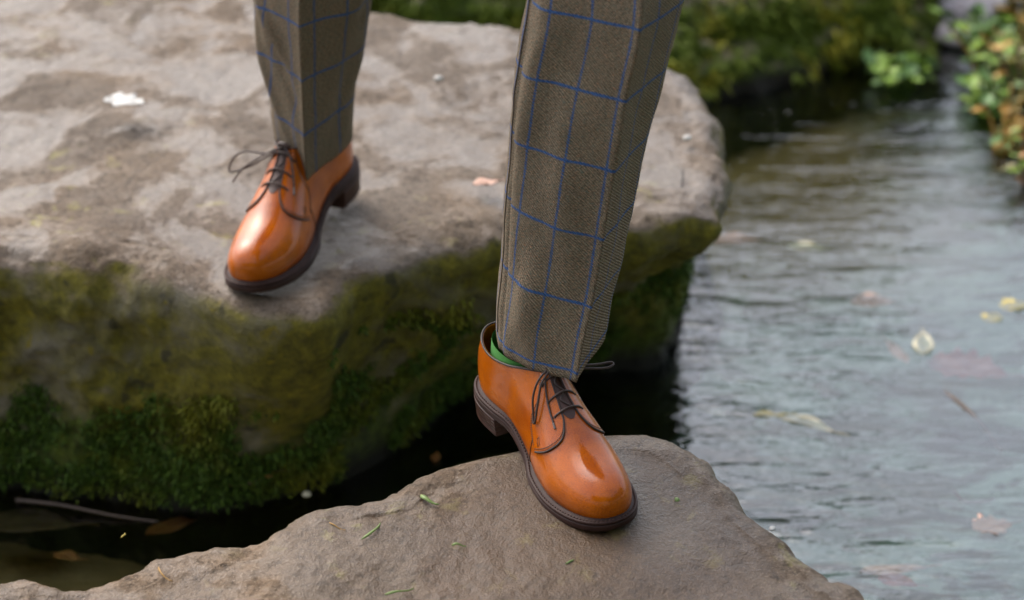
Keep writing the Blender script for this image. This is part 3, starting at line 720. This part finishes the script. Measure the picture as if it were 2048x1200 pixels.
E_ = [('pelvis', 'belly'), ('belly', 'chest'), ('chest', 'neck'), ('neck', 'jaw'), ('jaw', 'head'), ('head', 'crown'), ('chest', 'sh_l'), ('sh_l', 'el_l'), ('el_l', 'wr_l'), ('wr_l', 'hand_l'), ('chest', 'sh_r'), ('sh_r', 'el_r'), ('el_r', 'wr_r'), ('wr_r', 'hand_r'),
      ('pelvis', 'hip_l'), ('hip_l', 'kn_l'), ('kn_l', 'ca_l'), ('ca_l', 'an_l'), ('pelvis', 'hip_r'), ('hip_r', 'kn_r'), ('kn_r', 'ca_r'), ('ca_r', 'an_r')]
for s_, sx in (('l', 1), ('r', -1)):
    hx, hy, hz_, _ = J['hand_'+s_]
    for f_ in range(4):
        dx = (f_-1.5)*.017; J[f'f{f_}{s_}'] = (hx+dx*.3, hy+dx-.005, hz_-.05, .0085); J[f'g{f_}{s_}'] = (hx+dx*.3-sx*.012, hy+dx-.012, hz_-.085+.006*abs(f_-1.2), .0075)
        E_ += [('hand_'+s_, f'f{f_}{s_}'), (f'f{f_}{s_}', f'g{f_}{s_}')]
    J['t'+s_] = (hx-sx*.01, hy-.035, hz_-.02, .010); E_.append(('hand_'+s_, 't'+s_))
ks = list(J); me = bpy.data.meshes.new('body'); me.from_pydata([(J[k][0], J[k][1], J[k][2]-ZR) for k in ks], [(ks.index(a), ks.index(b2)) for a, b2 in E_], [])
body = link(bpy.data.objects.new('body', me), person); me.materials.append(M['skin'])
body.modifiers.new('skin', 'SKIN'); body.modifiers.new('smooth', 'SUBSURF').levels = 1; body.modifiers['smooth'].render_levels = 1
for i, k in enumerate(ks):
    sv = me.skin_vertices[0].data[i]; sv.radius = (J[k][3], J[k][3]); sv.use_root = (k == 'pelvis')
def lathe(rows, n=36):
    V = []
    for x, y, z, rx, ry in rows: V += [(x+rx*math.cos(2*math.pi*j/n), y+ry*math.sin(2*math.pi*j/n), z-ZR) for j in range(n)]
    F = [(i*n+j, i*n+(j+1) % n, (i+1)*n+(j+1) % n, (i+1)*n+j) for i in range(len(rows)-1) for j in range(n)]; return V, F
arm = lambda s_: tube_geo(spline([np.array(J[k+s_][:3])-np.array([0, 0, ZR]) for k in ('sh_', 'el_', 'wr_')], 8), np.linspace(.072, .045, 17), 16)
mesh('jacket', *join([lathe([(-.065, 2.46, 1.20, .235, .165), (-.065, 2.46, 1.40, .21, .15), (-.06, 2.43, 1.55, .19, .135), (-.05, 2.37, 1.75, .215, .14), (-.05, 2.35, 1.85, .19, .11), (-.05, 2.32, 1.90, .075, .07)]), arm('l'), arm('r')]), M['jacket'], person)
bmh = bmesh.new(); bmesh.ops.create_icosphere(bmh, subdivisions=4, radius=.1)
for v in bmh.verts:
    v.co.z = v.co.z*1.05; 
bmesh.ops.delete(bmh, geom=[f for f in bmh.faces if f.calc_center_median().y < -.035 and f.calc_center_median().z < .045 or f.calc_center_median().z < -.06], context='FACES')
mh = bpy.data.meshes.new('hair'); bmh.to_mesh(mh); bmh.free(); mh.materials.append(M['hair']); ho = link(bpy.data.objects.new('hair', mh), person); ho.location = (-.05, 2.29, 2.07-ZR)

# ------------------------------------------------------------------ leaves, grass and small litter
def leaf_geo(L, W, curl=.2, lobes=0, n=18, bend=.0, thick=.0006, stalk=.25, seed=0):
    r = random.Random(seed); ts = np.linspace(0, 1, n); V = []; F = []
    for t in ts:
        w_ = W/2*math.sin(math.pi*t**.8)**.9*(1+(.55*math.sin(t*math.pi*lobes*2)**2-.2 if lobes else 0)) + 1e-4
        x = (t-.5)*L; yb = bend*L*math.sin(t*math.pi)
        for k in (-1, -.5, 0, .5, 1):
            V.append((x, yb+k*w_, curl*L*(.25*(t-.5)**2*2)+curl*w_*k*k*1.2+.0012*math.sin(t*9+k*3+seed)))
    F = [(i*5+j, (i+1)*5+j, (i+1)*5+j+1, i*5+j+1) for i in range(n-1) for j in range(4)]
    return V, F
def leaf(name, px, py, z, L, W, yaw, mat, label, cat='leaf', group=None, curl=.2, lobes=0, bend=0, tilt=(0, 0), stalk=True, seed=0):
    V, F = leaf_geo(L, W, curl, lobes, bend=bend, seed=seed); p = at(px, py, z)
    o = mesh(name, V, F, mat); o.location = p; o.rotation_euler = (tilt[0], tilt[1], math.radians(yaw))
    so = o.modifiers.new('thickness', 'SOLIDIFY'); so.thickness = .0007
    tag(o, label, cat, group)
    if stalk: mesh('stalk', *tube_geo(spline([(L*.5, 0, curl*L*.12), (L*.62, L*.03, curl*L*.12), (L*.75, L*.02, .002)], 5), max(.0008, L*.012), 6), mat, o)
    mesh('midrib', *tube_geo([(x_, bend*L*math.sin((x_/L+.5)*math.pi), curl*L*(.5*(x_/L)**2)+.0008) for x_ in np.linspace(-.48*L, .5*L, 10)], max(.0004, L*.008), 5), mat, o)
    return o
ML = dict(olive=mat_leaf('olive_leaf', (.09, .085, .012), (.20, .17, .03)), pale=mat_leaf('pale_dead_leaf', (.42, .37, .24), (.58, .53, .36)), yel=mat_leaf('yellow_leaf', (.40, .30, .05), (.55, .45, .12)), pink=mat_leaf('reddish_leaf', (.22, .045, .045), (.34, .11, .09)),
          salmon=mat_leaf('salmon_leaf', (.40, .22, .15), (.52, .33, .25)), brown=mat_leaf('brown_leaf', (.13, .085, .035), (.22, .15, .07)), orange=mat_leaf('orange_leaf', (.28, .10, .02), (.42, .19, .05)),
          white=mat_leaf('white_scrap', (.30, .295, .27), (.50, .49, .46)), green=mat_leaf('fresh_green_blade', (.09, .16, .03), (.22, .28, .08)), lgreen=mat_leaf('bright_green_leaf', (.10, .20, .012), (.26, .38, .04)),
          mgreen=mat_leaf('mid_green_leaf', (.05, .12, .02), (.13, .24, .06)), twig=simple('wet_twig_bark', (.075, .05, .035), .6, .4, 200), straw=mat_leaf('orange_stem', (.30, .15, .02), (.45, .26, .05)), chip=mat_leaf('bark_chip', (.30, .12, .03), (.42, .22, .08)))
SUB = -.001
leaf('fallen_leaf', 1612, 852, SUB-.001, .085, .026, -32, ML['pale'], 'curled cream leaf floating right of the stepping stone edge', bend=.12, seed=1)
leaf('fallen_leaf', 1540, 830, SUB, .05, .016, 2, ML['yel'], 'small yellow leaf touching the curled cream leaf', seed=2)
leaf('fallen_leaf', 1846, 690, SUB-.002, .075, .030, 80, ML['pale'], 'upright pale cream leaf left of the red leaf in the water', seed=3, curl=.3)
leaf('fallen_leaf', 1794, 705, SUB-.004, .08, .020, 104, ML['salmon'], 'thin beige pink leaf just left of the upright cream leaf', seed=4)
leaf('fallen_leaf', 1935, 742, SUB-.03, .12, .085, -20, ML['pink'], 'large lobed dark red leaf under water at right', lobes=2.5, seed=5)
leaf('fallen_leaf', 1745, 605, SUB-.004, .07, .045, 10, ML['salmon'], 'salmon pink leaf under water in mid stream', seed=6)
leaf('fallen_leaf', 2030, 612, SUB-.001, .05, .032, 30, ML['yel'], 'bright yellow leaf at the right picture edge', lobes=2, seed=7)
leaf('fallen_leaf', 1985, 636, SUB-.001, .035, .03, 60, ML['yel'], 'little yellow leaf beside the bright yellow leaf', seed=8, stalk=False)
leaf('fallen_leaf', 1985, 1055, SUB-.004, .055, .042, 15, ML['salmon'], 'pinkish lobed leaf low at right below the drifting twig', lobes=2, seed=9)
leaf('fallen_leaf', 1785, 1142, SUB-.004, .085, .024, 8, ML['salmon'], 'long pale pink leaf in the water at the bottom right', seed=10)
leaf('fallen_leaf', 1795, 1165, SUB-.004, .05, .03, -20, ML['pink'], 'small dark red leaf below the long pale pink leaf', seed=11)
leaf('fallen_leaf', 1465, 482, SUB-.004, .10, .04, 4, ML['salmon'], 'salmon leaf on the water beside the boulder corner', seed=12)
leaf('fallen_leaf', 1615, 496, SUB-.002, .07, .03, -6, ML['pale'], 'faint cream leaf on the water right of the boulder', seed=13)
leaf('fallen_leaf', 972, 366, zr(0, 3.06), .036, .022, 20, ML['salmon'], 'dull pink leaf lying on the boulder beside the trouser leg', seed=14)
leaf('fallen_leaf', 480, 952, .045, .085, .035, 8, ML['brown'], 'purple brown leaf stuck low on the boulder at the water', seed=15, tilt=(.5, 0))
leaf('fallen_leaf', 535, 942, .05, .03, .02, 40, ML['orange'], 'tiny orange leaf beside the purple brown leaf', seed=16, tilt=(.5, 0), stalk=False)
leaf('fallen_leaf', 348, 1052, -.012, .08, .030, 35, ML['orange'], 'orange brown leaf in the dark gap behind the stepping stone', seed=17)
leaf('fallen_leaf', 60, 1050, -.02, .12, .06, -4, ML['brown'], 'broad olive brown leaf sunk in the gap at the left edge', seed=18)
leaf('fallen_leaf', 135, 1114, -.02, .04, .022, -20, ML['orange'], 'small rust coloured leaf sunk in the gap at lower left', seed=19)
leaf('fallen_leaf', 872, 914, .0, .026, .012, 85, ML['orange'], 'small amber leaf in the dark gap between the two rocks', seed=20, stalk=False)
leaf('fallen_leaf', 1310, 678, .03, .035, .015, -15, ML['orange'], 'small orange leaf at the foot of the boulder behind the trouser leg', seed=21, tilt=(.8, 0), stalk=False)
leaf('fallen_leaf', 250, 203, zr(0, 3.3)+.012, .062, .040, -25, ML['white'], 'crumpled white scrap lying on the boulder left of the rear shoe', 'scrap', curl=.12, lobes=1.5, seed=22, stalk=False).name = 'white_scrap'

def pebble(name, px, py, z, r, mat, label, cat='pebble'):
    bm = bmesh.new(); bmesh.ops.create_icosphere(bm, subdivisions=2, radius=r); sd = px*.37
    for v in bm.verts: v.co *= 1+.28*noise.noise(v.co/r+Vector((sd, 0, 0))); v.co.z *= .6
    me = bpy.data.meshes.new(name); bm.to_mesh(me); bm.free(); me.materials.append(mat); me.polygons.foreach_set('use_smooth', [True]*len(me.polygons))
    o = link(bpy.data.objects.new(name, me)); o.location = at(px, py, z) if z is not None else atf(px, py, -.002); return tag(o, label, cat)
pebble('white_pebble', 877, 157, zr(0, 3.4)+.004, .0065, ML['white'], 'white pebble on the boulder between the two legs')
pebble('white_pebble', 1374, 276, zr(0, 3.1)-.006, .0065, ML['white'], 'white pebble near the right end of the boulder')
pebble('pale_pebble', 614, 988, .03, .006, ML['pale'], 'tiny pale pebble at the foot of the boulder above the stepping stone')
pebble('bark_chip', 648, 1176, None, .0065, ML['chip'], 'small orange bark chip near the puddle on the stepping stone', 'bark chip')
pebble('white_shell', 1545, 1057, None, .0035, ML['white'], 'tiny white snail shell near the right rim of the stepping stone', 'shell')

def blade(px, py, L, ang, bendv, label, mat=None, wd=.0022):
    V = []; n = 9
    for i in range(n):
        t = i/(n-1); w_ = wd*(1-.75*t)*(0.35+.65*min(1, t*6)); x = (t-.5)*L; y = bendv*L*(t-.5)**2*4
        V += [(x, y-w_, .0012+.002*math.sin(t*5)), (x, y, .0022+.002*math.sin(t*5)), (x, y+w_, .0012+.002*math.sin(t*5))]
    F = [(i*3+j, (i+1)*3+j, (i+1)*3+j+1, i*3+j+1) for i in range(n-1) for j in range(2)]
    o = mesh('grass_blade', V, F, mat or ML['green']); o.location = atf(px, py, -.0005); o.rotation_euler = (math.atan(SLOPE), 0, math.radians(ang)); o.modifiers.new('thickness', 'SOLIDIFY').thickness = .0005
    return tag(o, label, 'grass blade', 'cut grass blades on the stepping stone')
blade(751, 1062, .046, 68, .10, 'upright grass blade left of the shoe on the stepping stone')
blade(856, 1003, .024, -40, .12, 'bent grass blade near the back rim of the stepping stone', wd=.0036)
blade(918, 1092, .014, 5, .0, 'short level grass clipping below the shoe toe at left')
blade(800, 1186, .030, 28, .06, 'grass blade at the bottom edge of the stepping stone')
blade(1353, 1000, .014, 88, .0, 'short upright grass clipping right of the shoe toe', wd=.0032)
blade(1147, 1124, .020, 50, .1, 'thin grass sliver on the wet patch below the toe', wd=.0016)
blade(732, 1000-20+2, .01, 80, .2, 'tiny grass sliver on the back rim above the puddle', wd=.0014) if False else None
blade(250, 1068+5, .012, 80, .2, 'tiny yellow grass tip on the rim at lower left', ML['yel'], .0014)
blade(325, 1152, .028, -55, .12, 'thin dry straw with a green tip at lower left', ML['straw'], .0012)
blade(672, 1054+2, .02, -35, .1, 'short dry straw on the stepping stone above the puddle', ML['straw'], .0011)

def twig(name, px, py, z, pts, r, label):
    p = at(px, py, z); o = mesh(name, *tube_geo(spline([np.array(q) for q in pts], 6), np.linspace(r, r*.5, (len(pts)-1)*6+1), 7), ML['twig']); o.location = p; return tag(o, label, 'twig')
twig('twig', 1955, 850, -.004, [(-.03, .10, 0), (-.012, .05, .004), (.006, .0, .0), (.02, -.07, -.004)], .0042, 'brown twig drifting in the water at right')
twig('twig', 120, 1015, .004, [(-.06, .02, 0), (0, .0, .004), (.07, -.02, .0), (.13, -.03, -.004)], .003, 'thin twig in the gap under the boulder at left')
twig('twig', 1944, 998, -.01, [(-.02, .02, 0), (-.012, -.01, .002), (.01, -.008, .0), (.03, .008, -.004)], .003, 'small hooked twig in the water above the pinkish lobed leaf')

# a little rain water standing in the hollow of the stepping stone, and by the toe
def puddle(px, py, rx, ry, up, sd):
    V = []; n = 48; c = atf(px, py, up)
    for k in range(n):
        a = 2*math.pi*k/n; q = 1+.3*noise.noise(Vector((math.cos(a)*1.4+sd, math.sin(a)*1.4, sd))); x, y = c[0]+rx*q*math.cos(a), c[1]+ry*q*math.sin(a); V.append((x, y, zf(x, y)+up))
    V.append(tuple(c)); mesh('puddle', V, [(n, k, (k+1) % n) for k in range(n)], M['water_film'], smooth=False, kind='structure')
puddle(612, 1130, .038, .055, -.0095, 1.)
# ------------------------------------------------------------------ plants at the water edge
def plant(name, base, nst, h, spread, leafL, leafW, mats, label, stem_mat, seed, nl=10, low=.15):
    r = random.Random(seed); root = empty(name, base); st = []; groups = {}
    for i in range(nst):
        a = r.uniform(0, 2*math.pi); hh = h*r.uniform(.6, 1); sx, sy = spread*r.uniform(.2, 1)*math.cos(a), spread*r.uniform(.2, 1)*math.sin(a)
        c = spline([(0+sx*.2, sy*.2, -.03), (sx*.5, sy*.5, hh*.5), (sx, sy, hh)], 8); st.append(tube_geo(c, np.linspace(.004, .0015, len(c)), 6))
        for k in range(nl):
            t = r.uniform(low, 1); p = c[int(t*(len(c)-1))]; V, F = leaf_geo(leafL*r.uniform(.6, 1.1), leafW*r.uniform(.7, 1.1), .3, n=8, seed=k)
            Mx = Matrix.Translation(Vector(p)) @ Matrix.Rotation(r.uniform(0, 6.28), 4, 'Z') @ Matrix.Rotation(r.uniform(-.9, .5), 4, 'Y') @ Matrix.Translation((leafL*.5, 0, 0))
            groups.setdefault(r.randrange(len(mats)), []).append(([tuple(Mx @ Vector(v)) for v in V], F))
    mesh('stems', *join(st), stem_mat, root)
    for g, lst in groups.items():
        mm = [mats[g]]
        for k, ge in enumerate(lst): mesh('leaf', *ge, mm, root)
    tag(root, label, 'plant'); return root
def P(px, py, z=0.): return tuple(at(px, py, z))
plant('water_plant', P(1800, 168), 14, .045, .085, .034, .028, [ML['lgreen'], ML['lgreen'], ML['mgreen']], 'bright green leafy water plant at the mossy boulder corner', ML['mgreen'], 1, 5, .3)
plant('bank_plant', P(1985, 175), 13, .12, .13, .040, .030, [ML['mgreen'], ML['lgreen']], 'pale green leafy plant on the right bank above the water', ML['straw'], 2, 6, .3)
plant('bank_plant', P(2055, 110), 14, .30, .14, .045, .022, [ML['yel'], ML['straw'], ML['mgreen'], ML['olive']], 'orange and green autumn plant in the top right corner', ML['straw'], 3, 7, .1)
plant('bank_plant', P(2005, 300), 9, .10, .10, .032, .022, [ML['lgreen'], ML['olive'], ML['straw'], ML['mgreen']], 'straggly yellow green plant hanging over the water at right', ML['straw'], 4, 5, .2)
plant('bank_plant', P(2058, 372), 6, .07, .06, .036, .02, [ML['orange'], ML['lgreen'], ML['olive']], 'small orange leaved plant at the right edge above the water', ML['twig'], 5, 5, .2)
plant('bank_plant', P(2060, 235), 12, .18, .12, .04, .026, [ML['mgreen'], ML['olive'], ML['straw']], 'dark green plant on the right bank below the autumn plant', ML['twig'], 6, 6, .1)
plant('bank_plant', P(1968, 120), 12, .10, .09, .045, .034, [ML['mgreen'], ML['lgreen'], ML['mgreen']], 'low green plant on the bank left of the orange autumn plant', ML['mgreen'], 7, 6, .2)
plant('bank_plant', P(2040, 190), 12, .13, .10, .036, .024, [ML['lgreen'], ML['olive'], ML['mgreen']], 'mixed green and orange plant right of the pale green plant', ML['straw'], 8, 6, .2)
plant('bank_plant', P(1965, 232), 9, .07, .09, .038, .028, [ML['mgreen'], ML['lgreen']], 'small dark green plant trailing in the water below the pale green plant', ML['mgreen'], 9, 6, .2)
# stones and sticks at the head of the stream
for i, (px, py, r, t) in enumerate([(1880, 22, .075, 'grey purple stone beside the mossy boulder at the far bank'), (1935, 30, .06, 'smaller grey stone at the head of the stream'), (1915, 68, .04, 'low wet stone where the stream narrows'), (1975, 12, .07, 'dark stone under the autumn plant')]):
    bm = bmesh.new(); bmesh.ops.create_icosphere(bm, subdivisions=4, radius=r)
    for v in bm.verts:
        q = v.co.copy(); v.co *= 1+.25*noise.fractal(q/r*1.2+Vector((i*5., 0, 0)), .8, 2, 4); v.co.z *= .6
    me = bpy.data.meshes.new('bank_stone'); bm.to_mesh(me); bm.free(); me.polygons.foreach_set('use_smooth', [True]*len(me.polygons)); me.materials.append(M['bank_stone'] if 'bank_stone' in M else simple('grey_bank_stone', (.36, .32, .33), .6, .4, 14)); 
    o = link(bpy.data.objects.new('bank_stone', me)); o.location = at(px, py, .02); tag(o, t, 'stone')

# ------------------------------------------------------------------ a tree on the far bank, above the picture: the stream mirrors its boughs
def tree():
    r = random.Random(11); root = empty('overhanging_tree', (-1.3, 9.4, .2)); tg = []; lv = []; lf = []
    tg.append(tube_geo(spline([(0, 0, -.3), (.05, 0, 1.2), (.0, -.1, 2.6), (.2, -.1, 4.2), (.3, 0, 6.)], 8), np.linspace(.2, .07, 33), 12))
    def bough(a, b2, c, r0, nsub):
        cv = spline([a, b2, c], 12); tg.append(tube_geo(cv, np.linspace(r0, r0*.25, len(cv)), 8))
        for _ in range(nsub):
            p = cv[r.randrange(5, len(cv))]; q = p+np.array([r.uniform(-.2, .7), r.uniform(-.5, .5), r.uniform(-.55, .25)]); mid = (p+q)/2+np.array([0, 0, .08])
            cc = spline([p, mid, q], 6); tg.append(tube_geo(cc, np.linspace(.012, .004, len(cc)), 5))
            for _ in range(14):
                z = cc[r.randrange(3, len(cc))]+np.array([r.gauss(0, .08) for _ in range(3)]); n = np.array([r.gauss(0, 1) for _ in range(3)]); n /= np.linalg.norm(n); s = np.cross(n, [r.gauss(0, 1) for _ in range(3)]); s /= np.linalg.norm(s)
                k = len(lv); u = np.cross(n, s); lv.extend([z-s*.05, z+u*.022, z+s*.05, z-u*.022]); lf.append((k, k+1, k+2, k+3))
    o = np.zeros(3)
    bough((.1, -.1, 3.2), (1.4, -.3, 3.5), (2.9, -.3, 3.3), .06, 22)
    bough((.2, -.1, 4.2), (1.5, -.2, 4.6), (2.6, -.3, 4.5), .05, 14)
    bough((.1, 0, 3.6), (-1, .2, 4.2), (-2.2, .1, 4.0), .06, 10)
    mesh('trunk', *join(tg), ML['twig'], root); mesh('crown', lv, lf, ML['mgreen'], root, smooth=False)
    tag(root, 'tree with leafy boughs reaching over the head of the stream', 'tree')
tree()

# ------------------------------------------------------------------ unseen wood behind the camera and to the right, added to block low sky
def unseen_woodland():
    n = 9000; side = rng.random(n) < .3
    x = np.where(side, rng.uniform(6, 11, n), rng.uniform(-12, 11, n)); y = np.where(side, rng.uniform(-8, 4.5, n), rng.uniform(-11, -5.5, n)); z = rng.uniform(.2, 1, n)**.8*6.5*(1-.25*rng.random(n))
    c = np.column_stack([x, y, z]); a = rng.normal(size=(n, 3)); a /= np.linalg.norm(a, axis=1, keepdims=True); b2 = np.cross(a, rng.normal(size=(n, 3))); b2 /= np.linalg.norm(b2, axis=1, keepdims=True); l = rng.uniform(.18, .42, (n, 1))
    V = np.stack([c-a*l, c+b2*l*.6, c+a*l, c-b2*l*.6], 1).reshape(-1, 3); F = np.arange(4*n).reshape(n, 4)
    mesh('unseen_woodland', V, F, ML['mgreen'], smooth=False, kind='stuff')
unseen_woodland()
